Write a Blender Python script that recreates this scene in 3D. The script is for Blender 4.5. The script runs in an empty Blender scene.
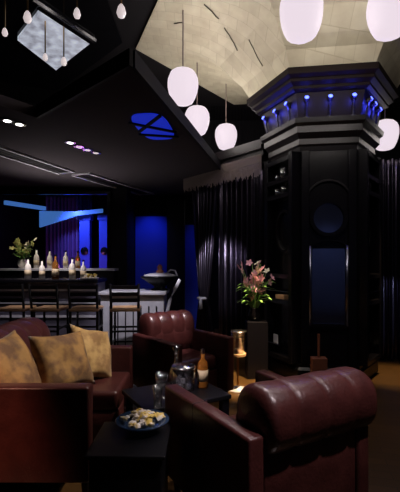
import bpy, bmesh, math, random
from mathutils import Vector, Matrix
S = bpy.context.scene
C = S.collection
PI = math.pi
random.seed(7)

# ---------------------------------------------------------------- camera, world, exposure
cd = bpy.data.cameras.new('camera'); cam = bpy.data.objects.new('camera', cd); C.objects.link(cam)
cam.location = (0, 0, 1.35); cam.rotation_euler = (PI/2, 0, 0)
cd.sensor_fit = 'HORIZONTAL'; cd.sensor_width = 36; cd.lens = 36; cd.shift_y = 0.04; cd.clip_start = .05
S.camera = cam
S.view_settings.view_transform = 'Standard'; S.view_settings.look = 'None'
S.view_settings.gamma = 1; S.view_settings.use_curve_mapping = False
S.view_settings.exposure = 0.0
w = bpy.data.worlds.new('world'); S.world = w; w.use_nodes = True
w.node_tree.nodes['Background'].inputs[0].default_value = (.5, .45, .7, 1)
w.node_tree.nodes['Background'].inputs[1].default_value = .004

def lamp(name, kind, loc, energy, color=(1, 1, 1), to=None, size=.05, angle=60, blend=.6):
    l = bpy.data.lights.new(name, kind); l.energy = energy; l.color = color
    if kind == 'AREA': l.size = size
    else: l.shadow_soft_size = size
    if kind == 'SPOT': l.spot_size = math.radians(angle); l.spot_blend = blend
    o = bpy.data.objects.new(name, l); C.objects.link(o); o.location = loc
    if to is not None:
        o.rotation_euler = (Vector(to)-Vector(loc)).to_track_quat('-Z', 'Y').to_euler()
    return o
WARM = (1, .80, .62); PINK = (1, .84, .88); BLUE = (.05, .12, 1)
# unseen lights added for the lounge and bar, without fittings
lamp('sofa_spot', 'SPOT', (.7, 3.0, 3.3), 420, (1, .85, .75), (-1.0, 2.85, .6), .05, 32, .7)
lamp('sofa_side_fill', 'SPOT', (-1.7, .5, 2.6), 300, (1, .45, .3), (-1.35, 2.25, .3), .1, 24, .9)  # added reddish fill for the sofa's near arm
lamp('table_spot', 'SPOT', (-.8, 1.3, 3.1), 380, PINK, (-.1, 2.85, .5), .04, 16, .5)  # added frontal light that brightens the ice and glasses
lamp('front_chair_spot', 'SPOT', (1.5, 1.2, 3.8), 420, PINK, (.42, 2.0, .65), .05, 24, .7)
lamp('front_chair_back_spot', 'SPOT', (.6, 3.6, 4.0), 160, PINK, (.35, 2.1, .65), .05, 22, .7)
lamp('middle_chair_spot', 'SPOT', (.15, 3.0, 3.9), 900, PINK, (-.40, 4.15, .75), .04, 13, .7)
lamp('floor_spot', 'SPOT', (.9, 3.9, 2.9), 1500, (1, .72, .4), (.5, 4.45, 0), .04, 26, .8)
lamp('side_floor_spot', 'SPOT', (2.35, 4.6, 2.6), 320, (1, .72, .4), (2.3, 4.75, 0), .04, 30, .8)
lamp('bar_spot', 'SPOT', (-1.0, 4.6, 2.6), 170, (.95, .9, 1), (-1.0, 5.75, .8), .04, 36, .7)
lamp('bar_front_spot', 'SPOT', (-2.4, 4.9, 2.6), 45, (.95, .9, 1), (-2.3, 5.78, .95), .04, 60, .8)
lamp('rear_shelf_spot', 'SPOT', (-2.8, 6.5, 2.62), 50, (1, .9, .8), (-2.7, 6.97, 1.4), .04, 75, .8)
lamp('bar_top_spot', 'SPOT', (-2.3, 5.3, 2.6), 110, (1, .88, .9), (-2.3, 6.1, 1.15), .04, 60, .8)
lamp('diffuser_fill', 'SPOT', (-2.3, 5.9, 1.6), 70, (1, .93, .88), (-1.9, 5.7, 2.7), .03, 130, .9)  # added uplight that brightens the pale diffuser frames
lamp('flower_spot', 'SPOT', (.45, 3.9, 2.9), 60, (1, .95, .9), (.68, 4.7, 1.05), .03, 22, .7)
lamp('curtain_fill', 'SPOT', (-.9, 5.0, 1.55), 120, (.95, .9, 1), (.25, 5.95, 1.2), .03, 45, .8)  # added invisible low light, draws streaks on the satin folds
lamp('side_curtain_fill', 'SPOT', (3.2, 4.3, 1.1), 70, (.6, .68, 1), (2.55, 5.4, .7), .03, 40, .8)  # added low bluish light for the right curtain's folds
lamp('niche_light', 'SPOT', (-1.0, 7.5, 2.62), 24, BLUE, (-.98, 8.1, 1.4), .1, 75, .8)
lamp('wall_light', 'SPOT', (.1, 7.4, 2.6), 9, BLUE, (.1, 8.1, 1.2), .1, 70, .8)
lamp('alcove_fill', 'SPOT', (-2.9, 8.3, 2.6), 100, (.15, .25, 1), (-2.5, 9.1, 1.7), .1, 90, .8)  # added light for the alcove that replaces the bar mirror's reflection
lamp('rear_curtain_fill', 'SPOT', (1.5, -.4, 2.9), 75, (.5, .56, 1), (1.6, -1.4, 1.2), .1, 55, .9)  # added light on the unseen rear curtain
lamp('alcove_curtain_fill', 'POINT', (-2.5, 8.4, 1.3), 6, (.8, .25, .8), None, .1)  # added purple fill on the alcove curtain

# ---------------------------------------------------------------- materials
def mat(name, color, rough=.5, metal=0, spec=.5, emit=None, es=0, trans=0, sheen=0, noise=None, bump=0, bscale=40, ior=1.45, coat=0):
    m = bpy.data.materials.new(name); m.use_nodes = True
    nt = m.node_tree; b = nt.nodes['Principled BSDF']
    b.inputs['Base Color'].default_value = (*color, 1)
    b.inputs['Roughness'].default_value = rough; b.inputs['Metallic'].default_value = metal
    b.inputs['Specular IOR Level'].default_value = spec; b.inputs['IOR'].default_value = ior
    b.inputs['Transmission Weight'].default_value = trans
    b.inputs['Sheen Weight'].default_value = sheen
    b.inputs['Coat Weight'].default_value = coat
    if emit:
        b.inputs['Emission Color'].default_value = (*emit, 1); b.inputs['Emission Strength'].default_value = es
    tc = None
    if noise or bump:
        tc = nt.nodes.new('ShaderNodeTexCoord')
    if noise:
        c2, sc, lo, hi = noise
        n = nt.nodes.new('ShaderNodeTexNoise'); n.inputs['Scale'].default_value = sc; n.inputs['Detail'].default_value = 5
        nt.links.new(tc.outputs['Object'], n.inputs['Vector'])
        r = nt.nodes.new('ShaderNodeValToRGB'); r.color_ramp.elements[0].position = lo; r.color_ramp.elements[1].position = hi
        r.color_ramp.elements[0].color = (*color, 1); r.color_ramp.elements[1].color = (*c2, 1)
        nt.links.new(n.outputs['Fac'], r.inputs[0]); nt.links.new(r.outputs[0], b.inputs['Base Color'])
    if bump:
        n = nt.nodes.new('ShaderNodeTexNoise'); n.inputs['Scale'].default_value = bscale; n.inputs['Detail'].default_value = 4
        nt.links.new(tc.outputs['Object'], n.inputs['Vector'])
        bp = nt.nodes.new('ShaderNodeBump'); bp.inputs['Strength'].default_value = bump; bp.inputs['Distance'].default_value = .01
        nt.links.new(n.outputs['Fac'], bp.inputs['Height']); nt.links.new(bp.outputs[0], b.inputs['Normal'])
    return m

def plank_mat():
    m = bpy.data.materials.new('plank_floor'); m.use_nodes = True; nt = m.node_tree; b = nt.nodes['Principled BSDF']
    tc = nt.nodes.new('ShaderNodeTexCoord')
    mp = nt.nodes.new('ShaderNodeMapping'); mp.inputs['Rotation'].default_value = (0, 0, .25)
    nt.links.new(tc.outputs['Object'], mp.inputs[0])
    br = nt.nodes.new('ShaderNodeTexBrick'); br.inputs['Scale'].default_value = 1
    br.inputs['Brick Width'].default_value = 1.1; br.inputs['Row Height'].default_value = .09
    br.inputs['Mortar Size'].default_value = .003
    br.inputs['Color1'].default_value = (.085, .042, .012, 1); br.inputs['Color2'].default_value = (.055, .028, .008, 1)
    br.inputs['Mortar'].default_value = (.03, .015, .006, 1)
    nt.links.new(mp.outputs[0], br.inputs['Vector']); nt.links.new(br.outputs['Color'], b.inputs['Base Color'])
    b.inputs['Roughness'].default_value = .3
    return m

def gold_mat():
    m = bpy.data.materials.new('gold_leaf'); m.use_nodes = True; nt = m.node_tree; b = nt.nodes['Principled BSDF']
    tc = nt.nodes.new('ShaderNodeTexCoord')
    br = nt.nodes.new('ShaderNodeTexBrick'); br.inputs['Scale'].default_value = 1
    br.inputs['Brick Width'].default_value = .2; br.inputs['Row Height'].default_value = .16; br.inputs['Mortar Size'].default_value = .003
    br.inputs['Color1'].default_value = (.62, .57, .42, 1); br.inputs['Color2'].default_value = (.54, .49, .35, 1)
    br.inputs['Mortar'].default_value = (.48, .43, .30, 1)
    nt.links.new(tc.outputs['Object'], br.inputs['Vector'])
    n = nt.nodes.new('ShaderNodeTexNoise'); n.inputs['Scale'].default_value = 6; n.inputs['Detail'].default_value = 8
    nt.links.new(tc.outputs['Object'], n.inputs['Vector'])
    mx = nt.nodes.new('ShaderNodeMixRGB'); mx.blend_type = 'OVERLAY'; mx.inputs[0].default_value = .3
    nt.links.new(br.outputs['Color'], mx.inputs[1]); nt.links.new(n.outputs['Fac'], mx.inputs[2])
    nt.links.new(mx.outputs[0], b.inputs['Base Color'])
    b.inputs['Roughness'].default_value = .55; b.inputs['Metallic'].default_value = .25
    return m

M = {}
M['leather'] = mat('oxblood_leather', (.062, .017, .015), .33, noise=((.038, .0105, .0095), 9, .35, .7), bump=.2, bscale=60, spec=.6)
M['seam'] = mat('dark_seam', (.03, .008, .008), .6)
M['foot'] = mat('black_wood', (.012, .010, .010), .35)
M['pillow'] = mat('gold_brocade', (.30, .16, .038), .75, sheen=.2, noise=((.12, .055, .015), 11, .4, .62), bump=.3, bscale=25)
M['pillow2'] = mat('pale_gold_brocade', (.48, .31, .11), .75, sheen=.2, noise=((.24, .13, .04), 11, .4, .62), bump=.3, bscale=25)
M['lacquer'] = mat('black_lacquer', (.004, .0035, .005), .25, spec=.4)
M['lacquer_soft'] = mat('black_satin_paint', (.007, .005, .006), .35)
M['wall'] = mat('charcoal_wall', (.006, .0055, .008), .75, spec=.25)
M['ceil'] = mat('charcoal_ceiling', (.007, .006, .007), .8, spec=.2)
M['raft'] = mat('graphite_plaster', (.045, .038, .043), .9, spec=.02)
M['blue'] = mat('blue_paint', (.04, .07, .5), .6)
M['curtain'] = mat('dark_satin', (.055, .047, .068), .23, metal=.9)
M['curtain_purple'] = mat('purple_satin', (.16, .07, .22), .4)
M['rear_cloth'] = mat('grey_blue_cloth', (.12, .14, .2), .5)
M['bar_front'] = mat('slate_panel', (.11, .10, .135), .35)
M['gunmetal'] = mat('gunmetal', (.25, .26, .34), .28, metal=1)
M['walnut'] = mat('dark_walnut', (.012, .0065, .006), .5, spec=.2)
M['table_black'] = mat('black_table', (.005, .005, .006), .3, spec=.2)
M['fringe'] = mat('bead_string', (.28, .22, .2), .35)
def thin_glass(name, tint, refl):
    m = bpy.data.materials.new(name); m.use_nodes = True; nt = m.node_tree; nt.nodes.clear()
    o = nt.nodes.new('ShaderNodeOutputMaterial'); t = nt.nodes.new('ShaderNodeBsdfTransparent'); g = nt.nodes.new('ShaderNodeBsdfGlossy')
    t.inputs[0].default_value = (*tint, 1); g.inputs['Roughness'].default_value = .06
    lw = nt.nodes.new('ShaderNodeLayerWeight'); lw.inputs[0].default_value = .35
    mr = nt.nodes.new('ShaderNodeMapRange'); mr.inputs[3].default_value = refl; mr.inputs[4].default_value = .85
    mx = nt.nodes.new('ShaderNodeMixShader')
    nt.links.new(lw.outputs['Facing'], mr.inputs[0]); nt.links.new(mr.outputs[0], mx.inputs[0])
    nt.links.new(t.outputs[0], mx.inputs[1]); nt.links.new(g.outputs[0], mx.inputs[2]); nt.links.new(mx.outputs[0], o.inputs[0])
    return m
M['glass'] = thin_glass('clear_glass', (.93, .93, .95), .16)
M['ice'] = mat('ice', (.85, .87, .92), .15, noise=((.5, .52, .58), 30, .4, .6))
M['blueglass'] = mat('dark_blue_glass', (.05, .10, .2), .06, trans=.6)
M['frost'] = mat('frosted_bottle', (.75, .7, .62), .35)
M['amber'] = mat('amber_liquor', (.45, .17, .03), .08, trans=.6)
M['label'] = mat('cream_paper', (.5, .40, .25), .6)
M['chrome'] = mat('chrome', (.7, .7, .72), .18, metal=1)
M['brass'] = mat('brass', (.6, .36, .14), .3, metal=1)
M['tan'] = mat('tan_wood', (.55, .33, .17), .5, noise=((.45, .25, .12), 12, .35, .7))
M['brown'] = mat('brown_wood', (.25, .09, .05), .5)
M['pale'] = mat('pale_stone', (.5, .49, .53), .35, noise=((.4, .39, .43), 7, .35, .7))
M['mirror'] = mat('smoked_mirror', (.25, .27, .36), .12, metal=1)
M['blackmirror'] = mat('black_glass', (.005, .005, .006), .08, spec=.3)
M['globe'] = mat('opal_glass', (.08, .07, .08), .6, emit=(.84, .72, .80), es=1.0)
M['bluelens'] = mat('blue_lens', (.1, .2, .9), .3, emit=(.10, .14, 1), es=4)
M['bluecornice'] = mat('blue_lit_cornice', (.1, .2, .9), .3, emit=(.08, .26, .75), es=.45)  # blue light on a mirrored cornice, painted as glow
M['sky'] = mat('blue_light_panel', (.03, .05, .5), .3, emit=(.012, .03, .6), es=.55)
M['white_lamp'] = mat('white_lamp', (.9, .9, .9), .3, emit=(1, .95, .95), es=6)
M['dim_glow'] = mat('frosted_glow', (.8, .8, .8), .3, emit=(1, .85, .85), es=.55)  # dim downlights, and drops glowing in place of mirror reflections
M['leaf'] = mat('green_leaf', (.14, .27, .06), .5)
M['pink'] = mat('pink_petal', (.62, .28, .34), .6)
M['white_petal'] = mat('cream_petal', (.65, .58, .42), .6)
M['yellow'] = mat('yellow_green_bloom', (.36, .34, .10), .6)
M['snack'] = mat('yellow_snack', (.75, .55, .12), .5, noise=((.85, .8, .7), 22, .45, .55))
M['gold'] = gold_mat()
M['plank'] = plank_mat()
M['crack'] = mat('dark_crack', (.06, .05, .035), .8)
def reflection_mat():  # bright ceiling mirror reflection painted as emission
    m = mat('reflection_glow', (.4, .42, .48), .4)
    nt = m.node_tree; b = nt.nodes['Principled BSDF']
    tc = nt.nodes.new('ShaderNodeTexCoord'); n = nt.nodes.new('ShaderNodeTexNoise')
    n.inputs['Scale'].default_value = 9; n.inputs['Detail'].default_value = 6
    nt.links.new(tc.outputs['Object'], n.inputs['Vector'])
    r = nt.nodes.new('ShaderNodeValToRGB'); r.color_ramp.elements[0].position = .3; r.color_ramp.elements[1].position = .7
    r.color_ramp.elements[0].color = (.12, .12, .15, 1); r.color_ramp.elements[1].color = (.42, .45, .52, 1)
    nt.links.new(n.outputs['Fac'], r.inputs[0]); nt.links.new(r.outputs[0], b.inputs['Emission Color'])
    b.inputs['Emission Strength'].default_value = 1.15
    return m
M['panel'] = reflection_mat()

# ---------------------------------------------------------------- mesh helpers
def obj(name, bm, m, parent=None, smooth=False):
    me = bpy.data.meshes.new(name)
    bmesh.ops.recalc_face_normals(bm, faces=bm.faces)
    bm.to_mesh(me); bm.free()
    if smooth:
        for p in me.polygons: p.use_smooth = True
    me.materials.append(M[m])
    o = bpy.data.objects.new(name, me); C.objects.link(o)
    if parent: o.parent = parent
    return o
def thing(name, label, cat, loc=(0, 0, 0), rot=0, group=None):
    o = bpy.data.objects.new(name, None); C.objects.link(o); o.empty_display_size = .1
    o.location = loc; o.rotation_euler = (0, 0, rot)
    o['label'] = label; o['category'] = cat
    if group: o['group'] = group
    return o
def tag(o, label, cat, group=None, kind=None):
    o['label'] = label; o['category'] = cat
    if group: o['group'] = group
    if kind: o['kind'] = kind
    return o
def struct(o):
    o['kind'] = 'structure'; return o
def dup(root, loc, rot=None, label=None):
    r = root.copy(); C.objects.link(r); r.location = loc
    if rot is not None: r.rotation_euler = (0, 0, rot)
    if label: r['label'] = label
    for ch in list(root.children):
        c = ch.copy(); C.objects.link(c); c.parent = r
        for g in list(ch.children):
            d = g.copy(); C.objects.link(d); d.parent = c
    return r
def box(bm, x0, x1, y0, y1, z0, z1, bev=0, seg=2, mtx=None):
    t = bmesh.new()
    bmesh.ops.create_cube(t, size=1)
    for v in t.verts:
        v.co = Vector((x0+(v.co.x+.5)*(x1-x0), y0+(v.co.y+.5)*(y1-y0), z0+(v.co.z+.5)*(z1-z0)))
    if bev: bmesh.ops.bevel(t, geom=t.edges[:], offset=bev, segments=seg, profile=.5, affect='EDGES')
    merge(bm, t, mtx); return bm
def merge(bm, t, mtx=None):
    if mtx is not None: bmesh.ops.transform(t, matrix=mtx, verts=t.verts)
    me = bpy.data.meshes.new('tmp'); t.to_mesh(me); t.free(); bm.from_mesh(me); bpy.data.meshes.remove(me)
def B(*a, **k):
    bm = bmesh.new(); box(bm, *a, **k); return bm
def lathe(prof, n=24, bm=None, mtx=None):
    t = bmesh.new(); rings = []
    for r, z in prof:
        if r < 1e-5: rings.append([t.verts.new((0, 0, z))])
        else: rings.append([t.verts.new((r*math.cos(2*PI*i/n), r*math.sin(2*PI*i/n), z)) for i in range(n)])
    for a, b in zip(rings, rings[1:]):
        for i in range(n):
            j = (i+1) % n
            if len(a) == 1 and len(b) == 1: continue
            if len(a) == 1: t.faces.new((a[0], b[j], b[i]))
            elif len(b) == 1: t.faces.new((a[i], a[j], b[0]))
            else: t.faces.new((a[i], a[j], b[j], b[i]))
    for rg in (rings[0], rings[-1]):
        if len(rg) > 2: t.faces.new(rg)
    if bm is None: bm = bmesh.new()
    merge(bm, t, mtx); return bm
def tube(bm, pts, r, n=8, r1=None):
    pts = [Vector(p) for p in pts]; rings = []
    for i, p in enumerate(pts):
        d = (pts[min(i+1, len(pts)-1)]-pts[max(i-1, 0)]).normalized()
        up = Vector((0, 0, 1)) if abs(d.z) < .95 else Vector((1, 0, 0))
        a = d.cross(up).normalized(); b = d.cross(a)
        rr = r if r1 is None else r+(r1-r)*i/(len(pts)-1)
        rings.append([bm.verts.new(p+rr*(math.cos(2*PI*k/n)*a+math.sin(2*PI*k/n)*b)) for k in range(n)])
    for a, b in zip(rings, rings[1:]):
        for k in range(n): bm.faces.new((a[k], a[(k+1) % n], b[(k+1) % n], b[k]))
    bm.faces.new(rings[0]); bm.faces.new(rings[-1][::-1]); return bm
def prism(pts, z0, z1, bm=None):
    if bm is None: bm = bmesh.new()
    a = [bm.verts.new((x, y, z0)) for x, y in pts]; b = [bm.verts.new((x, y, z1)) for x, y in pts]
    n = len(pts)
    bm.faces.new(a[::-1]); bm.faces.new(b)
    for i in range(n): bm.faces.new((a[i], a[(i+1) % n], b[(i+1) % n], b[i]))
    return bm

# ---------------------------------------------------------------- setting
struct(obj('floor', B(-4.3, 4.3, -1.5, 9.9, -.06, 0), 'plank'))
struct(obj('ceiling', B(-4.3, 4.3, -1.5, 9.9, 4.22, 4.3), 'ceil'))
struct(obj('wall_left', B(-4.3, -4.2, -1.5, 9.9, 0, 4.22), 'wall'))
struct(obj('wall_right', B(4.2, 4.3, -1.5, 9.9, 0, 4.22), 'wall'))
bm = B(-4.2, -3.72, 7.2, 7.3, 0, 4.22); box(bm, -1.66, -1.32, 7.2, 7.3, 0, 4.22)
box(bm, -3.72, -1.66, 7.2, 7.3, 0, 1.2); box(bm, -3.72, -1.66, 7.2, 7.3, 2.56, 4.22)
struct(obj('wall_bar', bm, 'wall'))
struct(obj('wall_return', B(-1.42, -1.32, 7.3, 9.8, 0, 4.22), 'wall'))
struct(obj('wall_rear', B(-4.3, 4.3, -1.6, -1.5, 0, 4.22), 'wall'))
struct(obj('wall_back', B(-1.32, 4.2, 8.1, 8.2, 0, 4.22), 'wall'))
struct(obj('wall_alcove', B(-4.2, -1.42, 9.8, 9.9, 0, 4.22), 'wall'))  # end of the alcove standing in for the bar mirror's reflection
struct(obj('trim_1', B(-1.30, -.66, 8.06, 8.1, 0, 2.27), 'blue'))
struct(obj('trim_2', B(-.30, .08, 8.06, 8.1, 0, 2.1), 'blue'))
struct(obj('trim_3', B(-.66, -.30, 7.95, 8.1, 0, 2.6, bev=.01), 'lacquer_soft'))
bm = bmesh.new()
box(bm, -3.72, -1.66, 7.14, 7.3, 2.56, 2.62); box(bm, -3.78, -3.72, 7.14, 7.3, 1.2, 2.62)
box(bm, -1.66, -1.60, 7.14, 7.3, 1.2, 2.62); box(bm, -3.78, -1.60, 7.14, 7.3, 1.14, 1.2)
struct(obj('mirror_frame_1', bm, 'lacquer'))  # black frame of the bar mirror, left open onto the stand-in alcove
# lowered ceiling raft on the bar side, dark fascia added so its lit edges read black
def beam(bm, a, b, wd, z0, z1):
    a = Vector(a); b = Vector(b); d = (b-a).normalized(); n = Vector((-d.y, d.x))*wd/2
    prism([tuple(a-n), tuple(b-n), tuple(b+n), tuple(a+n)], z0, z1, bm)
raft = [(-.48, 2.755), (.83, 8.1), (-1.32, 8.1), (-1.32, 7.2), (-4.2, 7.2), (-4.2, .2), (-3.55, .86), (-1.52, 3.75)]
struct(obj('ceiling_raft', prism(raft, 2.7, 2.8), 'raft'))
bm = bmesh.new(); beam(bm, (-.462, 2.76), (.85, 8.1), .03, 2.69, 2.81); beam(bm, (-.47, 2.735), (-1.52, 3.735), .03, 2.69, 2.81)
struct(obj('trim_4', bm, 'ceil'))

# ---------------------------------------------------------------- display column
CX, CY = 1.51, 5.0
A0 = math.radians(-98)
def hexpts(R, z=None):
    return [(R*math.cos(A0+PI/6+k*PI/3), R*math.sin(A0+PI/6+k*PI/3)) for k in range(6)]
def hexlathe(prof):
    bm = bmesh.new(); rings = [[bm.verts.new((x, y, z)) for x, y in hexpts(r)] for r, z in prof]
    for a, b in zip(rings, rings[1:]):
        for i in range(6): bm.faces.new((a[i], a[(i+1) % 6], b[(i+1) % 6], b[i]))
    bm.faces.new(rings[0][::-1]); bm.faces.new(rings[-1]); return bm
col = thing('display_column', 'massive black six-sided column with stepped cornices under the gold canopy', 'column', (CX, CY, 0))
obj('plinth', hexlathe([(.68, 0), (.68, .14), (.65, .17), (.65, .2)]), 'table_black', col)
obj('shaft', hexlathe([(.60, .2), (.60, 2.62)]), 'lacquer', col)
obj('lower_cornice', hexlathe([(.61, 2.6), (.62, 2.65), (.645, 2.67), (.645, 2.73), (.68, 2.77), (.70, 2.79), (.70, 2.86), (.74, 2.89), (.75, 2.94)]), 'lacquer_soft', col)
obj('frieze', hexlathe([(.66, 2.94), (.74, 3.26)]), 'walnut', col)
obj('upper_cornice', hexlathe([(.76, 3.22), (.80, 3.24), (.80, 3.27), (.86, 3.30), (.86, 3.33), (.92, 3.36), (.92, 3.43), (.87, 3.45)]), 'walnut', col)
def face_m(k, ap):
    a = A0+k*PI/3
    n = Vector((math.cos(a), math.sin(a), 0)); u = Vector((-n.y, n.x, 0))
    return Matrix(((u.x, -n.x, 0, n.x*ap), (u.y, -n.y, 0, n.y*ap), (0, 0, 1, 0), (0, 0, 0, 1)))   # local x along face, -y outward
AP = .60*math.cos(PI/6)
def local(bm, k, ap=AP):
    bmesh.ops.transform(bm, matrix=face_m(k, ap), verts=bm.verts); return bm
# front face: pilasters, arch, round smoked mirror, tall mirrored pane
for s in (-1, 1):
    obj('pilaster', local(B(s*.255-.045, s*.255+.045, -.05, 0, .2, 2.6, bev=.008), 0), 'lacquer', col)
def arc_strip(bm, r0, r1, a0, a1, cz, y0, y1, n=24, cx=0, flat=1):
    P = []
    for i in range(n+1):
        a = a0+(a1-a0)*i/n
        P.append([bm.verts.new((cx+r*math.cos(a), y, cz+flat*r*math.sin(a))) for r, y in ((r0, y0), (r1, y0), (r1, y1), (r0, y1))])
    for a, b in zip(P, P[1:]):
        for k in range(4): bm.faces.new((a[k], a[(k+1) % 4], b[(k+1) % 4], b[k]))
    bm.faces.new(P[0]); bm.faces.new(P[-1][::-1])
    return bm
obj('arch_moulding', local(arc_strip(bmesh.new(), .235, .255, .35, PI-.35, 2.02, -.03, 0), 0), 'lacquer_soft', col)
rg = obj('mirror_ring', local(arc_strip(bmesh.new(), .165, .205, 0, 2*PI, 1.84, -.05, 0, 40), 0), 'lacquer', col)
bm = bmesh.new(); bmesh.ops.create_circle(bm, cap_ends=True, segments=40, radius=.167)
bmesh.ops.transform(bm, matrix=Matrix.Translation((0, -.012, 1.84)) @ Matrix.Rotation(PI/2, 4, 'X'), verts=bm.verts)
obj('mirror_disc', local(bm, 0), 'mirror', rg)
bm = bmesh.new()
box(bm, -.21, .21, -.04, 0, .62, .66)
arc_strip(bm, .19, .215, 0, PI, 1.5, -.045, 0, 24, 0, .45)
pf = obj('pane_frame', local(bm, 0), 'lacquer', col)
bm = bmesh.new()
for s in (-1, 1): tube(bm, [(s*.2, -.03, .64), (s*.2, -.03, 1.53)], .018, 12)
obj('side_bar', local(bm, 0), 'gunmetal', pf, True)
obj('mirror_pane', local(B(-.19, .19, -.014, -.002, .66, 1.5), 0), 'mirror', pf)
# side faces: glazed niches with shelves
for k in (-1, 1):
    bm = bmesh.new()
    for s in (-1, 1): box(bm, s*.26-.035, s*.26+.035, -.12, 0, .2, 2.6, bev=.006)
    for z in (.20, .86, 1.16, 2.10, 2.28, 2.52): box(bm, -.24, .24, -.12, 0, z, z+.05)
    obj('niche_frame', local(bm, k), 'lacquer', col)
    obj('oval_moulding', local(arc_strip(bmesh.new(), .15, .17, 0, 2*PI, 1.72, -.03, 0, 32, 0, 1.5), k), 'lacquer_soft', col)
    for z in (.36, 1.0): obj('glass_shelf', local(B(-.225, .225, -.11, 0, z, z+.012), k), 'glass', col)
def atface(k, x, y, z):
    p = face_m(k, AP) @ Vector((x, y, z)); return (p.x+CX, p.y+CY, p.z)

# gold canopy
prof = [(.87, 3.44), (.97, 3.60), (1.08, 3.70), (1.16, 3.79), (1.26, 3.89), (1.38, 3.97), (1.55, 4.05), (1.75, 4.11), (1.95, 4.155), (2.2, 4.19), (2.39, 4.2)]
bm = bmesh.new(); rings = [[bm.verts.new((x, y, z)) for x, y in hexpts(r)] for r, z in prof]
for a, b in zip(rings, rings[1:]):
    for i in range(6): bm.faces.new((a[i], a[(i+1) % 6], b[(i+1) % 6], b[i]))
can = obj('gold_canopy', bm, 'gold'); can.location = (CX, CY, 0)
md = can.modifiers.new('thick', 'SOLIDIFY'); md.thickness = .012
tag(can, 'flared gold leaf canopy spreading from the column top to the ceiling', 'canopy')
def canopy_z(r):
    for (r0, z0), (r1, z1) in zip(prof, prof[1:]):
        if r0 <= r <= r1: return z0+(z1-z0)*(r-r0)/(r1-r0)
    return 4.2
def hexr(x, y):
    return max(((x-CX)*math.cos(A0+k*PI/3)+(y-CY)*math.sin(A0+k*PI/3)) for k in range(6))/math.cos(PI/6)
# dark splits in the gilding
def split(x0, y0, x1, y1):
    bm = bmesh.new(); P = []
    for i in range(7):
        t = i/6; x = x0+(x1-x0)*t+random.uniform(-.008, .008); y = y0+(y1-y0)*t
        P.append((x-CX, y-CY, canopy_z(hexr(x, y))-.02))
    tube(bm, P, .006, 5); return bm
for a in ((.28, 4.55, .45, 4.75), (.55, 4.5, .72, 4.62), (.05, 4.3, .2, 4.45), (-.3, 4.7, -.2, 4.66)):
    obj('split', split(*a), 'crack', can)

# pendant globes
def globe(x, y, z, label, pw=42):
    t = thing('pendant_lamp', label, 'lamp', (x, y, z), 0, 'globe pendants around the gold canopy')
    p = [(0, -.188), (.085, -.186), (.115, -.168), (.14, -.12), (.16, -.06), (.171, 0), (.172, .05), (.166, .10), (.147, .145), (.12, .172), (.08, .188), (0, .19)]
    obj('globe_shade', lathe(p, 12), 'globe', t, True)
    lamp('pendant_bulb', 'POINT', (x, y, z), pw, (1, .90, .84), None, .25)
    obj('cap', lathe([(.05, .178), (.05, .2), (.02, .22)], 16), 'chrome', t)
    zt = canopy_z(hexr(x, y))-z
    obj('cord', tube(bmesh.new(), [(0, 0, .2), (0, 0, zt-.01)], .008), 'fringe', t)
for a in ((-.19, 4.46, 3.30, 'white globe pendant, nearest the bar in the row of three hanging left of the column'),
          (-.04, 5.53, 3.30, 'white globe pendant, middle of the row of three hanging left of the column'),
          (.406, 6.24, 3.30, 'white globe pendant, farthest and smallest of the three left of the column'),
          (.80, 3.16, 3.30, 'large white globe pendant cut by the top of the photo, left of two'),
          (1.48, 3.12, 3.30, 'large white globe pendant in the top right corner of the photo'),
          (2.45, 5.3, 3.03, 'white globe pendant peeking out behind the right end of the cornice', 14)):
    globe(*a)

# blue spotlights on the lower cornice
def blue_spot(k, x, label):
    p = atface(k, x, -.09, 2.94)
    t = thing('blue_spotlight', label, 'spotlight', p, A0+k*PI/3+PI/2, 'blue spotlights along the cornice')
    obj('base', lathe([(.03, 0), (.03, .012), (.012, .018)], 12), 'foot', t)
    obj('arm', tube(bmesh.new(), [(0, 0, .015), (0, -.005, .08), (0, -.03, .19)], .012, 6), 'foot', t)
    R = Matrix.Translation((0, -.03, .20)) @ Matrix.Rotation(math.radians(65), 4, 'X')
    h = obj('head', lathe([(.014, -.045), (.026, -.03), (.026, .03)], 12, None, R), 'foot', t)
    obj('lens', lathe([(.0, .041), (.017, .038), (.024, .031)], 12, None, R), 'bluelens', h)
    q = atface(k, x, -.16, 3.10)
    lamp('blue_bulb', 'POINT', q, 1.3, (.05, .06, 1), None, .02)
blue_spot(0, -.25, 'blue spotlight on the cornice front, leftmost of three')
blue_spot(0, 0, 'blue spotlight at the centre of the cornice front')
blue_spot(0, .25, 'blue spotlight on the cornice front, rightmost of three')
blue_spot(-1, -.27, 'blue spotlight on the left cornice side, farthest from the front')
blue_spot(-1, -.02, 'blue spotlight at the middle of the left cornice side')
blue_spot(-1, .22, 'blue spotlight on the left cornice side, nearest the front')
blue_spot(1, -.24, 'blue spotlight on the right cornice side, nearest the front')
blue_spot(1, -.06, 'blue spotlight at the middle of the right cornice side')
blue_spot(1, .15, 'blue spotlight on the right cornice side, farthest from the front')

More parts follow.
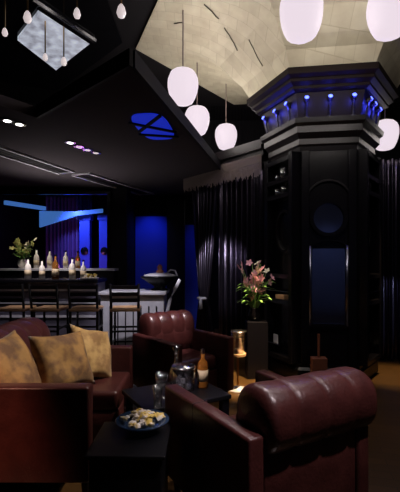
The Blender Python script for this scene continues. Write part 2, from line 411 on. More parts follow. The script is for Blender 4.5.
# ---------------------------------------------------------------- curtains, pelmet
def curtain_bm(p0, p1, z0, z1, folds, amp, tie=None, nz=24, seed=1):
    rnd = random.Random(seed); bm = bmesh.new()
    p0 = Vector(p0); p1 = Vector(p1); d = p1-p0; L = d.length; d /= L; n = Vector((d.y, -d.x))
    nx = folds*10; ph = [rnd.uniform(-.6, .6) for _ in range(folds+1)]; rows = []
    for j in range(nz+1):
        v = j/nz; z = z0+(z1-z0)*v; row = []
        for i in range(nx+1):
            u = i/nx; f = u*folds
            s = u
            a = amp
            if tie:
                tz, ts, tw = tie
                g = abs(z-tz)/(z1-tz) if z > tz else abs(z-tz)/(tz-z0)*.55
                g = min(1, g)**.8
                s = ts+(u-ts)*(tw+(1-tw)*g); a = amp*(.5+.5*g)
            k = ph[int(f) % len(ph)]
            off = a*math.sin(2*PI*f+k)+a*.35*math.sin(4.3*PI*f+2*k)
            q = p0+d*(L*s)+n*off
            row.append(bm.verts.new((q.x, q.y, z)))
        rows.append(row)
    for a, b in zip(rows, rows[1:]):
        for i in range(nx): bm.faces.new((a[i], a[i+1], b[i+1], b[i]))
    return bm
def curtain(label, *a, m='curtain', **k):
    o = obj('curtain', curtain_bm(*a, **k), m, None, True)
    sm = o.modifiers.new('thick', 'SOLIDIFY'); sm.thickness = .006
    return tag(o, label, 'curtain')
ct = thing('curtain', 'dark satin curtain gathered by a tieback beside the blue wall', 'curtain', (-.12, 6.55, 0))
o = obj('drape', curtain_bm((0, 0), (.42, -.52), .02, 2.7, 7, .035, tie=(.78, .42, .3), seed=3), 'curtain', ct, True)
o.modifiers.new('thick', 'SOLIDIFY').thickness = .006
tb = obj('tieback', lathe([(.09, -.02), (.11, 0), (.09, .02)], 16, None, Matrix.Translation((.17, -.21, .78))), 'pale', ct, True)
obj('tassel', lathe([(.012, 0), (.025, -.03), (.035, -.16), (.0, -.17)], 10, None, Matrix.Translation((.13, -.33, .78))), 'pale', tb, True)
curtain('dark satin curtain hanging straight between the tied curtain and the column', (.30, 6.03), (.98, 5.38), .02, 2.7, 9, .04, seed=5)
curtain('black curtain with bluish folds at the right edge, beside the column', (2.18, 5.6), (3.6, 5.15), .02, 2.75, 14, .04, seed=8)
curtain('unseen blue lit curtain added at the rear wall for the column pane to mirror', (.6, -1.35), (2.6, -1.35), .02, 3.2, 12, .05, seed=14, m='rear_cloth')  # unseen, added so the column mirrors have something to reflect
pel = thing('curtain_pelmet', 'dark wooden pelmet with a bead fringe above the left curtains', 'pelmet', (0, 0, 0))
bm = bmesh.new(); beam(bm, (-.2, 6.62), (.92, 5.27), .26, 2.74, 2.82); beam(bm, (-.2, 6.62), (.92, 5.27), .34, 2.82, 2.88); beam(bm, (-.2, 6.62), (.92, 5.27), .30, 2.88, 2.95)
obj('cornice_board', bm, 'lacquer_soft', pel)
def fringe_bm(p0, p1, z1, ln, n, seed):
    rnd = random.Random(seed); bm = bmesh.new(); p0 = Vector(p0); p1 = Vector(p1)
    for i in range(n):
        p = p0.lerp(p1, (i+.5)/n); l = ln*rnd.uniform(.75, 1)
        tube(bm, [(p.x, p.y, z1), (p.x, p.y, z1-l)], .0035, 4)
    return bm
o = obj('bead_fringe', fringe_bm((-.27, 6.50), (.80, 5.20), 2.76, .30, 100, 1), 'fringe', pel); o['kind'] = 'stuff'
o = tag(obj('bead_curtain', fringe_bm((.2, 7.3), (1.3, 7.45), 4.2, 1.25, 40, 2), 'curtain'), 'dark bead strings hanging behind the gold canopy', 'bead curtain', kind='stuff')

# ---------------------------------------------------------------- ceiling fittings
def diffuser(a, b, wd, label):
    t = thing('air_diffuser', label, 'vent', (a[0], a[1], 2.7)); t.rotation_euler = (0, 0, math.atan2(b[1]-a[1], b[0]-a[0]))
    L = math.hypot(b[0]-a[0], b[1]-a[1])
    bm = bmesh.new()
    box(bm, 0, L, -wd/2, -wd/2+.03, -.025, 0); box(bm, 0, L, wd/2-.03, wd/2, -.025, 0)
    box(bm, 0, .02, -wd/2, wd/2, -.02, 0); box(bm, L-.02, L, -wd/2, wd/2, -.02, 0)
    obj('frame', bm, 'pale', t)
    bm = bmesh.new()
    for k in range(3): box(bm, .02, L-.02, (k-1)*wd*.24-.03, (k-1)*wd*.24+.03, -.008, -.001)
    obj('blades', bm, 'ceil', t)
diffuser((-2.62, 4.2), (-2.0, 6.0), .30, 'long slot air diffuser with pale frame, nearer of two in the ceiling')
diffuser((-1.82, 6.1), (-1.05, 7.9), .34, 'long slot air diffuser with pale frame, farther of two in the ceiling')
def downlight(x, y, label, m='white_lamp'):
    t = thing('downlight', label, 'ceiling light', (x, y, 2.7), 0, 'downlights in the bar ceiling')
    obj('rim', lathe([(.045, 0), (.06, -.004), (.06, -.012), (.048, -.012)], 20), 'chrome', t)
    obj('bulb', lathe([(0, -.018), (.032, -.014), (.046, -.006)], 16), m, t)
for i, a in enumerate([(-1.83, 3.80), (-1.76, 3.90), (-1.46, 4.5), (-1.41, 4.66), (-1.345, 4.79), (-1.28, 4.92)]):
    downlight(*a, ['lit downlight at the left photo edge, first of the ceiling row', 'lit downlight just right of the one at the photo edge',
                   'brightest starry downlight above the air diffusers', 'dim oval downlight right after the starry one', 'dim downlight, second after the starry one',
                   'faint downlight ending the ceiling row'][i], 'white_lamp' if i < 3 else 'dim_glow')
t = thing('blue_ceiling_panel', 'blue lit ceiling panel with dark crossing bars', 'ceiling light', (-.46, 4.0, 2.7), -.12)
pts = [(.17*math.copysign(abs(math.cos(a))**.6, math.cos(a)), .38*math.copysign(abs(math.sin(a))**.6, math.sin(a))) for a in [2*PI*i/32 for i in range(32)]]
obj('light_panel', prism(pts, -.012, -.001), 'sky', t)
bm = bmesh.new()
beam(bm, (-.2, -.2), (.2, .12), .03, -.03, -.012); beam(bm, (-.2, .15), (.2, .28), .03, -.03, -.012); beam(bm, (-.16, .05), (.14, -.35), .03, -.03, -.012)
obj('crossing_bars', bm, 'ceil', t)

mir = thing('ceiling_mirror', 'black glass ceiling coffer with a glowing panel for its bright reflection, upper left', 'ceiling mirror', (0, 0, 0))
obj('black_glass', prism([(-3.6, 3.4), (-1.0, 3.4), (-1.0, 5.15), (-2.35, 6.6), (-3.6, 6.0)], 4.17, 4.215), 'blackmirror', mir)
pan = obj('reflection_panel', prism([(-1.76, 4.42), (-1.40, 5.08), (-2.08, 5.78), (-2.28, 5.0)], 4.12, 4.17), 'panel', mir)  # glow stands in for a bright reflection in the black glass
bm = bmesh.new(); beam(bm, (-1.80, 4.3), (-1.33, 5.1), .022, 4.15, 4.17)
obj('chrome_rail', bm, 'chrome', pan)
bm = bmesh.new(); beam(bm, (-1.76, 4.36), (-1.36, 5.08), .06, 4.115, 4.13)
obj('black_rail', bm, 'lacquer', pan)
def droplet(x, y, z, r, label):  # made-up glowing drops in place of reflections in the ceiling mirror
    t = thing('reflection_drop', label, 'lamp', (x, y, z), 0, 'glowing drops standing in for ceiling mirror reflections')
    obj('glowing_drop', lathe([(0, -r*1.2), (r*.7, -r), (r, -.2*r), (r*.7, r), (r*.3, r*1.6), (0, r*1.65)], 14), 'dim_glow', t, True)
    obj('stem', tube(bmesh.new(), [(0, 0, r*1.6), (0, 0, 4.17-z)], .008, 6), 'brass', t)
for a in ((-1.165, 3.79, 3.7, .035, 'glowing teardrop for a mirror reflection on a brass stem hanging under the black glass, centre of three'),
          (-1.66, 3.85, 3.7, .04, 'glowing teardrop for a mirror reflection under the black glass, left of three'),
          (-.74, 3.76, 3.7, .045, 'glowing teardrop for a mirror reflection nearest the gold canopy, right of three'),
          (-1.60, 4.7, 3.7, .035, 'small glowing drop for a mirror reflection before the bright panel, right of the pair'),
          (-1.78, 4.6, 3.7, .03, 'small glowing drop for a mirror reflection before the bright panel, left of the pair'),
          (-2.0, 4.1, 3.7, .03, 'small glowing drop for a mirror reflection by the left edge of the photo under the ceiling')):
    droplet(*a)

# ---------------------------------------------------------------- seating
def roll_bm(L, cy, cz, ry, rz, ch, x0=0, ind=.05):
    bm = bmesh.new(); n = 28; nx = ch*12; rings = []
    for i in range(nx+1):
        u = i/nx; x = x0-L/2+L*u
        g = abs(math.sin(PI*u*ch))**.35 if 0 < u < 1 else 0
        f = 1-ind+ind*g
        e = min(u, 1-u)*L
        if e < .05: f *= math.sqrt(max(0, 1-((.05-e)/.05)**2))*.35+.65
        ring = []
        for k in range(n):
            a = 2*PI*k/n; c, s = math.cos(a), math.sin(a)
            ring.append(bm.verts.new((x, cy+ry*f*math.copysign(abs(c)**.85, c), cz+rz*f*math.copysign(abs(s)**.85, s))))
        rings.append(ring)
    for a, b in zip(rings, rings[1:]):
        for k in range(n): bm.faces.new((a[k], a[(k+1) % n], b[(k+1) % n], b[k]))
    bm.faces.new(rings[0][::-1]); bm.faces.new(rings[-1]); return bm
def feet(t, W, Dp):
    for sx in (-1, 1):
        for sy in (-1, 1):
            obj('leg', lathe([(.018, 0), (.03, .1)], 10, None, Matrix.Translation((sx*(W/2-.06), sy*(Dp/2-.06), 0))), 'foot', t)
def armchair(label, loc, rot, W=.72, Dp=.84, arm_h=.62, ro=.02, wide=.08, cz=.685, rz=.15, sx0=0, bp=-.03, ind=.05):
    t = thing('armchair', label, 'armchair', loc, rot, 'oxblood leather club chairs')
    T = .085
    for s in (-1, 1):
        x0, x1 = (W/2-T, W/2) if s > 0 else (-W/2, -W/2+T)
        a = obj('arm', B(x0, x1, -Dp/2, Dp/2, .1, arm_h, bev=.016, seg=3), 'leather', t, True)
        bm = bmesh.new(); box(bm, x0-.001, x1+.001, .06, .068, .1, arm_h+.001)
        obj('seam', bm, 'seam', a)
    obj('seat_base', B(-W/2+T+.002, W/2-T-.002, -Dp/2+.05, Dp/2-.15, .1, .29, bev=.015), 'leather', t, True)
    obj('seat_cushion', B(-W/2+T+.006, W/2-T-.006, -Dp/2+.12, Dp/2-.14, .292, .43, bev=.045, seg=4), 'leather', t, True)
    obj('back_panel', B(-W/2+T+.002, W/2-T-.002, -Dp/2+.012, -Dp/2+.05, .1, arm_h+bp, bev=.012), 'leather', t, True)
    b = obj('backrest', roll_bm(W-2*T+wide, -Dp/2+ro, cz, .145, rz, 4, sx0, ind), 'leather', t, True)
    obj('back_cushion', roll_bm(W-2*T-.01, -Dp/2+.16, .56, .10, .15, 4), 'leather', b, True)
    feet(t, W, Dp)
    return t
def face_dir(dx, dy): return math.atan2(dy, dx)-PI/2
armchair('oxblood leather armchair in the foreground seen from behind', (.32, 2.19, 0), face_dir(-.49, .87), .75, .84, .62, .10, .12, .65, .15, .06, .05)
armchair('oxblood leather armchair facing the camera beyond the drinks table', (-.18, 4.0, 0), face_dir(.615, -.79), .70, .78, .62, .11, .05, .645, .185, 0, -.03, .12)

# sofa: faces +x; local +y is front
sf = thing('sofa', 'oxblood leather two-seat sofa with gold cushions at the left', 'sofa', (-1.10, 2.83, 0), -PI/2)
W, Dp, T = 1.16, 1.0, .10
for s in (-1, 1):
    x0, x1 = (W/2-T, W/2) if s > 0 else (-W/2, -W/2+T)
    fy = .475 if s > 0 else .53
    obj('arm', B(x0, x1, -Dp/2, fy, .1, .645, bev=.018, seg=3), 'leather', sf, True)
# local x: +x is towards the camera side (world -y)
obj('seat_base', B(-W/2+T+.002, .06, -Dp/2+.05, .525, .1, .31, bev=.012), 'leather', sf, True)
obj('seat_base', B(.062, W/2-T-.002, -Dp/2+.05, .33, .1, .31, bev=.012), 'leather', sf, True)
obj('seat_cushion', B(-W/2+T+.004, .06, -Dp/2+.2, .53, .312, .45, bev=.03, seg=4), 'leather', sf, True)
obj('seat_cushion', B(.064, W/2-T-.004, -Dp/2+.2, .33, .312, .45, bev=.03, seg=4), 'leather', sf, True)
obj('back_panel', B(-W/2+T+.002, W/2-T-.002, -Dp/2+.01, -Dp/2+.05, .1, .62, bev=.012), 'leather', sf, True)
obj('backrest', roll_bm(W-2*T+.04, -Dp/2+.20, .68, .18, .22, 5), 'leather', sf, True)
feet(sf, W, Dp)

def pillow_bm(w, h, t, seed):
    rnd = random.Random(seed); bm = bmesh.new(); n = 18
    bm2 = {}
    for side in (1, -1):
        for i in range(n+1):
            for j in range(n+1):
                u = i/n*2-1; v = j/n*2-1
                edge = i in (0, n) or j in (0, n)
                key = (i, j, 0 if edge else side)
                if key in bm2: continue
                pinch = 1-.10*(1-abs(u)**2)*abs(v)**3; pinch2 = 1-.10*(1-abs(v)**2)*abs(u)**3
                z = 0 if edge else side*t*((1-u**4)*(1-v**4))**.55
                z += .01*math.sin(5*u+seed)*math.cos(4*v+seed*2)
                bm2[key] = bm.verts.new((u*w/2*pinch2, v*h/2*pinch, z))
        for i in range(n):
            for j in range(n):
                q = []
                for a, b in ((i, j), (i+1, j), (i+1, j+1), (i, j+1)):
                    e = a in (0, n) or b in (0, n); q.append(bm2[(a, b, 0 if e else side)])
                bm.faces.new(q if side > 0 else q[::-1])
    return bm
def cushion(label, loc, normal, spin, w, h, t, m, seed):
    o = obj('cushion', pillow_bm(w, h, t, seed), m, None, True); tag(o, label, 'cushion', 'gold cushions on the sofa')
    o.location = loc
    q = Vector(normal).normalized().to_track_quat('Z', 'Y')
    o.rotation_euler = (q @ Matrix.Rotation(spin, 3, 'Z').to_quaternion()).to_euler()
    return o
cushion('gold cushion cut by the left photo edge on the near end of the sofa', (-1.19, 2.50, .67), (.8, -.3, .5), .15, .42, .46, .07, 'pillow', 1)
cushion('gold brown brocade cushion in the middle of the sofa', (-.96, 2.80, .655), (.72, -.5, .45), -.05, .43, .42, .08, 'pillow', 2)
cushion('paler gold cushion at the far end of the sofa, behind the middle one', (-.85, 3.13, .64), (.72, -.5, .45), -.3, .38, .42, .06, 'pillow2', 3)

# ---------------------------------------------------------------- low tables and drinks
tt = thing('coffee_table', 'black low table carrying the drinks between the armchairs', 'table', (-.17, 2.77, 0), face_dir(-.49, .87))
obj('table_top', B(-.31, .31, -.235, .235, .42, .45, bev=.006), 'table_black', tt)
obj('shelf', B(-.26, .26, -.19, .19, .14, .16), 'lacquer', tt)
for sx in (-1, 1):
    for sy in (-1, 1): obj('leg', B(sx*.27-.025, sx*.27+.025, sy*.2-.025, sy*.2+.025, 0, .42), 'lacquer', tt)
st = thing('side_table', 'small black glass-topped side table under the snack bowl', 'table', (-.35, 2.06, 0))
obj('table_top', B(-.19, .19, -.21, .20, .43, .45, bev=.006), 'table_black', st)
obj('body', B(-.17, .17, -.19, .18, .03, .43, bev=.006), 'table_black', st)
obj('base', B(-.185, .185, -.205, .195, 0, .03), 'table_black', st)
bowl = tag(obj('bowl', lathe([(.0, 0), (.05, 0), (.07, .012), (.115, .035), (.145, .055), (.14, .058), (.108, .042), (.065, .02), (0, .016)], 28), 'blueglass', None, True), 'shallow dark blue glass bowl on the side table', 'bowl')
bowl.location = (-.31, 2.15, .4505)
rnd = random.Random(4); bm = bmesh.new()
for i in range(46):
    a = rnd.uniform(0, 2*PI); r = .105*math.sqrt(rnd.random()); t = bmesh.new()
    bmesh.ops.create_icosphere(t, subdivisions=1, radius=rnd.uniform(.014, .024))
    for v in t.verts: v.co = Vector((v.co.x*rnd.uniform(.8, 1.5), v.co.y, v.co.z*rnd.uniform(.3, .6)))
    merge(bm, t, Matrix.Translation((r*math.cos(a), r*math.sin(a), .062-.10*r+rnd.uniform(-.004, .016))) @ Matrix.Rotation(rnd.uniform(-1, 1), 4, 'X') @ Matrix.Rotation(rnd.uniform(0, 3), 4, 'Z'))
sn = tag(obj('party_snack', bm, 'snack', None, False), 'heap of yellow and white snacks filling the blue glass bowl', 'snacks', kind='stuff')
sn.location = (-.31, 2.15, .4505)

ZT = .4505
def glass_bm(r0, r1, h, th=.004):
    return lathe([(0, 0), (r0, 0), (r1, h), (r1-th, h), (r0-th, .012), (0, .012)], 24)
g = thing('stemmed_glass', 'stemmed glass on the drinks table, left of the ice bucket', 'glass', (-.255, 2.66, ZT))
obj('foot', lathe([(0, 0), (.036, 0), (.034, .004), (.006, .01)], 24), 'glass', g, True)
obj('stem', lathe([(.005, .008), (.005, .06)], 10), 'glass', g)
obj('cup', lathe([(0, .058), (.022, .066), (.038, .10), (.042, .16), (.040, .16), (.035, .10), (.02, .07), (0, .063)], 24), 'glass', g, True)
g = thing('tumbler', 'tall tumbler at the near left corner of the drinks table', 'glass', (-.262, 2.49, ZT))
obj('glass_wall', glass_bm(.026, .032, .13), 'glass', g, True)
ib = thing('ice_bucket', 'clear glass ice bucket in the middle of the drinks table', 'ice bucket', (-.115, 2.82, ZT))
obj('bucket_wall', lathe([(0, 0), (.075, 0), (.085, .17), (.08, .17), (.071, .012), (0, .012)], 28), 'glass', ib, True)
obj('rim_band', lathe([(.0856, .15), (.088, .16), (.0856, .17)], 28), 'chrome', ib, True)
rnd = random.Random(9)
for i, (x, y, z) in enumerate([(-.032, -.03, .014), (.03, -.032, .014), (-.025, .034, .014), (.032, .03, .014), (-.036, .0, .056), (.034, .015, .056), (0, -.042, .056), (-.005, .042, .056), (-.034, .026, .098), (.032, -.02, .098), (-.02, -.04, .098), (.022, .036, .098)]):
    o = tag(obj('ice_cube', B(-.019, .019, -.019, .019, 0, .038, bev=.006), 'ice'), 'ice cube inside the clear glass bucket', 'ice cube', 'ice cubes in the bucket')
    o.location = (-.115+x, 2.82+y, ZT+z); o.rotation_euler = (0, 0, rnd.uniform(0, 1.5))
dc = thing('decanter', 'slim glass decanter with stopper behind the ice bucket', 'decanter', (-.175, 2.97, ZT))
obj('body', lathe([(0, 0), (.05, 0), (.055, .03), (.05, .10), (.018, .16), (.015, .215), (.022, .225)], 24), 'glass', dc, True)
obj('stopper', lathe([(.012, .215), (.012, .23), (.026, .245), (.03, .262), (.018, .275), (0, .278)], 16), 'glass', dc, True)
wb = thing('liquor_bottle', 'amber liquor bottle at the right end of the drinks table', 'bottle', (.02, 2.87, ZT))
obj('bottle_body', lathe([(0, 0), (.036, 0), (.038, .01), (.038, .16), (.03, .185), (.014, .205), (.013, .25)], 24), 'amber', wb, True)
obj('paper_label', lathe([(.0386, .05), (.0386, .13)], 24), 'label', wb, True)
obj('cap', lathe([(.0145, .245), (.0145, .275), (0, .276)], 16), 'chrome', wb)

# pedestal table with glass vase near the column
pt = thing('pedestal_table', 'little tan pedestal table with round chrome foot near the column', 'table', (.40, 4.22, 0))
obj('foot', lathe([(0, 0), (.11, 0), (.11, .012), (.03, .03), (.012, .05)], 28), 'pale', pt, True)
obj('pole', lathe([(.012, .04), (.012, .37)], 12), 'brass', pt)
obj('table_top', lathe([(0, .365), (.085, .365), (.085, .39), (0, .39)], 28), 'tan', pt)
vs = thing('hurricane_vase', 'tall clear glass vase on the pedestal table', 'vase', (.41, 4.22, .3905))
obj('glass_wall', lathe([(0, 0), (.06, 0), (.085, .23), (.08, .23), (.056, .012), (0, .012)], 24), 'glass', vs, True)
obj('rim', lathe([(.0855, .222), (.09, .228), (.0855, .234)], 24), 'chrome', vs, True)
obj('candle', lathe([(0, .013), (.03, .013), (.03, .15), (0, .15)], 16), 'brown', vs)

# flowers on black plinth
pl = tag(obj('plinth', B(-.12, .12, -.12, .12, 0, .66, bev=.008), 'lacquer'), 'black square plinth under the orchids', 'plinth'); pl.location = (.665, 4.72, 0)
def bouquet(name, label, loc, h, spread, nst, nfl, petals, leafm, seed, fr=.03, vm='lacquer'):
    rnd = random.Random(seed)
    t = thing(name, label, 'flowers', loc)
    obj('vase', lathe([(0, 0), (.05, 0), (.08, .07), (.06, .14), (.065, .15), (.05, .15), (0, .13)], 20), vm, t, True)
    tips = []
    for i in range(nst):
        a = rnd.uniform(0, 2*PI); r = spread*rnd.uniform(.3, 1); H = h*rnd.uniform(.6, 1)
        pts = [(0, 0, .12), (r*.3*math.cos(a), r*.3*math.sin(a), .12+(H-.12)*.5), (r*math.cos(a), r*math.sin(a), H)]
        obj('stem', tube(bmesh.new(), pts, .004, 5), leafm, t); tips.append(pts)
    for i in range(nst*3):
        a = rnd.uniform(0, 2*PI); L = rnd.uniform(.12, .24)*h/.6; z = rnd.uniform(.1, h*.45); bm = bmesh.new()
        c, s = math.cos(a), math.sin(a); wv = .022
        L0 = [bm.verts.new((c*d+s*ww, s*d-c*ww, zz)) for d, ww, zz in ((.02, 0, z), (L*.35, wv, z+L*.5), (L*.8, wv*.8, z+L*.6), (L, 0, z+L*.5), (L*.8, -wv*.8, z+L*.6), (L*.35, -wv, z+L*.5))]
        bm.faces.new((L0[0], L0[1], L0[5])); bm.faces.new((L0[1], L0[2], L0[4], L0[5])); bm.faces.new((L0[2], L0[3], L0[4]))
        o = obj('leaf', bm, leafm, t); o.modifiers.new('thick', 'SOLIDIFY').thickness = .002
    for i in range(nfl):
        p = tips[i % nst]; u = 1 if i < nst else rnd.uniform(.45, .95)
        q = Vector(p[1]).lerp(Vector(p[2]), u*2-1 if u > .5 else 0)+Vector((rnd.uniform(-.03, .03), rnd.uniform(-.03, .03), rnd.uniform(-.02, .02)))
        bm = bmesh.new(); R = Matrix.Rotation(rnd.uniform(0, 6), 3, 'Z') @ Matrix.Rotation(rnd.uniform(.6, 1.8), 3, 'X')
        cen = bm.verts.new(q)
        for k in range(5):
            b = 2*PI*k/5
            ps = [R @ Vector((fr*rr*math.cos(b+da), fr*rr*math.sin(b+da), fr*.25*rr)) for rr, da in ((.7, -.5), (1.1, 0), (.7, .5))]
            vv = [bm.verts.new(q+x) for x in ps]; bm.faces.new((cen, vv[0], vv[1], vv[2]))
        o = obj('bloom', bm, petals[i % len(petals)], t); o.modifiers.new('thick', 'SOLIDIFY').thickness = .002
    return t
bouquet('orchid_arrangement', 'pink and cream orchids with green leaves on the black plinth', (.645, 4.72, .6605), .70, .21, 12, 56, ['pink', 'pink', 'pink', 'white_petal'], 'leaf', 3, .045)

# things in the column niches
def tumbler(loc, label, r=.03, h=.09):
    t = thing('display_glass', label, 'glass', loc); obj('glass_wall', glass_bm(r*.85, r, h), 'glass', t, True)
    obj('rim', lathe([(r, h-.006), (r+.003, h-.002), (r, h)], 20), 'chrome', t, True); return t
tumbler(atface(-1, .05, -.055, 2.3305), 'tall display glass in the top niche on the left column side', .05, .12)
tumbler(atface(-1, -.08, -.055, 2.3305), 'short display glass beside the tall one in the top niche', .03, .06)
tumbler(atface(-1, .06, -.055, 2.1505), 'display glass in the second niche, right of the pair', .04, .09)
tumbler(atface(-1, -.08, -.055, 2.1505), 'display glass in the second niche, left of the pair', .04, .08)
tumbler(atface(1, -.05, -.055, 2.1505), 'display glass in a niche on the right column side', .04, .1)
o = tag(obj('wooden_box', B(-.09, .09, -.04, .04, 0, .05, bev=.004), 'tan'), 'small tan box in the left niche of the column', 'box'); o.location = atface(-1, .02, -.06, .9105); o.rotation_euler = (0, 0, A0-PI/3+PI/2)
o = tag(obj('price_card', B(-.045, .045, -.004, .004, 0, .10), 'pale'), 'pale card standing low in the left niche', 'card'); o.location = atface(-1, -.09, -.08, .3725); o.rotation_euler = (0, 0, A0-PI/3+PI/2)
ws = thing('wooden_stand', 'small brown wooden stand with an upright rod before the column front', 'stand', (1.27, 4.28, 0), -.1)
obj('block', B(-.08, .08, -.06, .06, 0, .33, bev=.006), 'brown', ws)
obj('rod', tube(bmesh.new(), [(0, 0, .33), (0, 0, .58)], .014), 'brown', ws)

# ---------------------------------------------------------------- bar
bar = thing('bar_counter', 'long dark bar counter behind the row of stools', 'bar', (0, 0, 0))
obj('body', B(-4.15, -1.47, 5.78, 6.2, 0, 1.05), 'bar_front', bar)
bm = bmesh.new()
for z in (.55, .75, .93): box(bm, -4.15, -1.47, 5.76, 5.78, z, z+.03)
obj('rail', bm, 'pale', bar)
obj('worktop', B(-4.18, -1.45, 5.66, 6.26, 1.05, 1.1, bev=.01), 'lacquer', bar)
sc_ = thing('service_counter', 'pale low counter at the right end of the bar, under the black urn', 'counter', (0, 0, 0))
obj('body', B(-1.42, -.52, 5.72, 6.25, 0, .88), 'pale', sc_)
obj('worktop', B(-1.44, -.48, 5.66, 6.30, .88, .93, bev=.01), 'pale', sc_)
bm = bmesh.new()
for i in range(8): box(bm, -1.40+i*.11, -1.385+i*.11, 5.70, 5.72, .05, .72)
obj('panel_ribs', bm, 'lacquer_soft', sc_)
bm = bmesh.new(); tube(bm, [(-.50, 5.70, .02), (-.49, 5.70, .36), (-.47, 5.70, .62), (-.43, 5.70, .80), (-.36, 5.70, .96), (-.285, 5.70, 1.1)], .025, 8)
obj('end_bracket', bm, 'pale', sc_, True)
ur = thing('urn', 'wide black footed urn with pale lid on the counter beside the blue wall', 'urn', (-.60, 5.98, .9305))
obj('bowl', lathe([(0, 0), (.13, 0), (.13, .02), (.08, .04), (.10, .07), (.20, .13), (.285, .19), (.29, .205), (0, .205)], 32), 'table_black', ur, True)
obj('lid', lathe([(.24, .206), (.24, .225), (.15, .25), (0, .26)], 32), 'pale', ur, True)
obj('finial', lathe([(.05, .25), (.06, .28), (.03, .31), (.045, .34), (.02, .38), (0, .385)], 14), 'brown', ur, True)
obj('handle', tube(bmesh.new(), [(.1, 0, .25), (.16, 0, .30), (.23, 0, .29), (.26, 0, .21)], .012), 'pale', ur, True)
fd = thing('food_platter', 'white dish with small pieces near the bar end', 'dish', (-1.60, 5.82, 1.1005))
obj('plate', lathe([(0, 0), (.08, 0), (.13, .02), (.125, .022), (.08, .008), (0, .006)], 24), 'frost', fd, True)
rnd = random.Random(2); bm = bmesh.new()
for i in range(14):
    t = bmesh.new(); bmesh.ops.create_icosphere(t, subdivisions=1, radius=.022)
    merge(bm, t, Matrix.Translation((rnd.uniform(-.07, .07), rnd.uniform(-.07, .07), .025+rnd.uniform(0, .05))))
o = obj('garnish', bm, 'snack', fd); o['kind'] = 'stuff'

def bottle(name, label, loc, h, r, m, grp, cap='chrome'):
    t = thing(name, label, 'bottle', loc, 0, grp)
    obj('bottle_body', lathe([(0, 0), (r, 0), (r, h*.55), (r*.8, h*.65), (r*.35, h*.74), (r*.33, h*.95)], 16), m, t, True)
    obj('paper_label', lathe([(r*1.02, h*.15), (r*1.02, h*.42)], 16), 'label', t, True)
    obj('cap', lathe([(r*.4, h*.93), (r*.4, h), (0, h)], 12), cap, t)
G1 = 'bottles on the bar counter'; G2 = 'bottles on the shelf behind the bar'
for x, h, r, m, l in ((-2.56, .31, .047, 'frost', 'pale bottle on the bar counter, leftmost of the front row'),
                      (-2.35, .28, .042, 'frost', 'pale bottle on the bar counter, second from left in front row'),
                      (-2.15, .36, .05, 'amber', 'large amber bottle on the bar counter'),
                      (-1.90, .32, .047, 'frost', 'pale bottle on the bar counter, right of the amber one'),
                      (-1.735, .28, .042, 'frost', 'pale bottle on the bar counter, rightmost of front row')):
    bottle('bottle', l, (x, 5.95, 1.1005), h, r, m, G1)
bb = thing('back_bar_shelf', 'black shelf behind the bar holding the rear bottles', 'shelf', (0, 0, 0))
obj('board', B(-3.72, -1.45, 6.82, 7.12, 1.2, 1.24, bev=.005), 'pale', bb)
obj('cabinet', B(-3.72, -1.47, 6.84, 7.12, 0, 1.2), 'lacquer', bb)
for x, h, r, m, l in ((-2.85, .34, .045, 'frost', 'pale bottle on the rear shelf, leftmost of four'),
                      (-2.62, .32, .045, 'frost', 'pale bottle on the rear shelf, second from left'),
                      (-2.34, .31, .045, 'frost', 'pale bottle on the rear shelf, third from left'),
                      (-2.13, .30, .045, 'amber', 'amber bottle on the rear shelf, rightmost of four')):
    bottle('bottle', l, (x, 6.97, 1.2405), h, r, m, G2)
bouquet('flower_arrangement', 'yellow green flowers in a vase at the left end of the rear shelf', (-3.1, 6.97, 1.2405), .52, .2, 9, 30, ['yellow', 'yellow', 'white_petal'], 'leaf', 11, .05, 'frost')

# bar stools
def stool(loc, label):
    t = thing('bar_stool', label, 'bar stool', loc, 0, 'dark bar stools along the bar')
    w = .17
    for sx in (-1, 1):
        bm = bmesh.new(); tube(bm, [(sx*w, -.19, 0), (sx*w, -.17, .72), (sx*w*1.05, -.23, 1.07)], .017, 8); obj('leg', bm, 'foot', t, True)
        bm = bmesh.new(); tube(bm, [(sx*w, .19, 0), (sx*w*.95, .17, .72)], .016, 8); obj('leg', bm, 'foot', t, True)
    obj('seat', B(-.19, .19, -.2, .2, .715, .755, bev=.014, seg=3), 'tan', t, True)
    for z in (.86, .94, 1.03):
        yy = -.17-.06*(z-.72)/.35
        obj('back_slat', B(-w, w, yy-.01, yy+.01, z-.025, z+.025, bev=.004), 'foot', t)
    bm = bmesh.new()
    for z in (.25, .45):
        box(bm, -w, w, -.19, -.175, z, z+.025); box(bm, -w, w, .172, .187, z, z+.025)
        box(bm, -w-.008, -w+.008, -.18, .18, z+.03, z+.055); box(bm, w-.008, w+.008, -.18, .18, z+.03, z+.055)
    obj('stretcher', bm, 'foot', t)
    return t
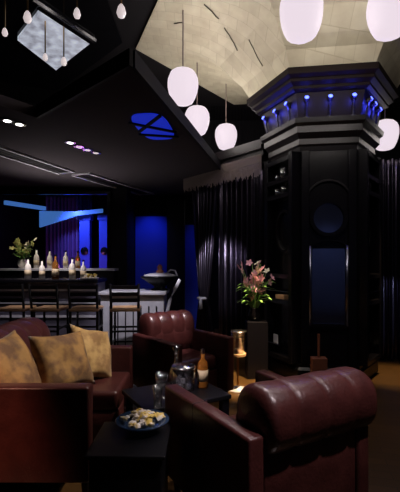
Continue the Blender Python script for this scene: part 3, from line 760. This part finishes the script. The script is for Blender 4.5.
s0 = stool((-2.43, 5.3, 0), 'dark bar stool at the left photo edge, first of four')
dup(s0, (-1.98, 5.3, 0), -.05, 'dark bar stool, second from the left')
dup(s0, (-1.50, 5.3, 0), .06, 'dark bar stool, third from the left')
dup(s0, (-.98, 5.3, 0), .1, 'dark bar stool at the right end, before the pale counter')

# ---------------------------------------------------------------- alcove built in place of the bar mirror's reflection
curtain('purple lit curtain built for the mirror reflection behind the bar', (-3.62, 9.4), (-2.55, 9.4), .02, 2.95, 12, .05, seed=4, m='curtain_purple')
for x, l in ((-2.62, 'blue lit pilaster built for the bar mirror reflection, left of two'), (-2.17, 'blue lit pilaster built for the bar mirror reflection, right of two')):
    t = thing('pilaster', l, 'pilaster', (x, 9.15, 0), 0, 'pilasters built for the bar mirror reflection')
    obj('shaft', B(-.12, .12, -.08, .08, 0, 2.3, bev=.01), 'blue', t)
    obj('capital', B(-.15, .15, -.11, .11, 2.3, 2.42, bev=.01), 'blue', t)
    obj('rosette', lathe([(.09, 0), (.085, .02), (.03, .03), (0, .03)], 20, None, Matrix.Translation((0, -.08, 1.6)) @ Matrix.Rotation(PI/2, 4, 'X')), 'lacquer', t)
bm = bmesh.new(); beam(bm, (-3.9, 8.0), (-3.45, 8.9), .07, 2.50, 2.58)
tag(obj('cornice_glow', bm, 'bluecornice'), 'glowing cornice reflection, blue light painted in, upper left of the bar mirror', 'light strip')  # cornice in the mirror; its blue light is painted as glow
bm = bmesh.new(); P = [(-3.56, 2.48), (-2.78, 2.47), (-2.16, 2.53), (-2.16, 2.45), (-2.71, 2.38), (-3.56, 2.12)]
a = [bm.verts.new((x, 8.86, z)) for x, z in P]; b = [bm.verts.new((x, 8.92, z)) for x, z in P]
bm.faces.new(a); bm.faces.new(b[::-1])
for i in range(6): bm.faces.new((a[i], a[(i+1) % 6], b[(i+1) % 6], b[i]))
tag(obj('cornice_glow', bm, 'bluecornice'), 'wide tapering cornice reflection with painted blue glow above the purple curtain', 'light strip')  # reflected cornice underside, blue light painted as glow
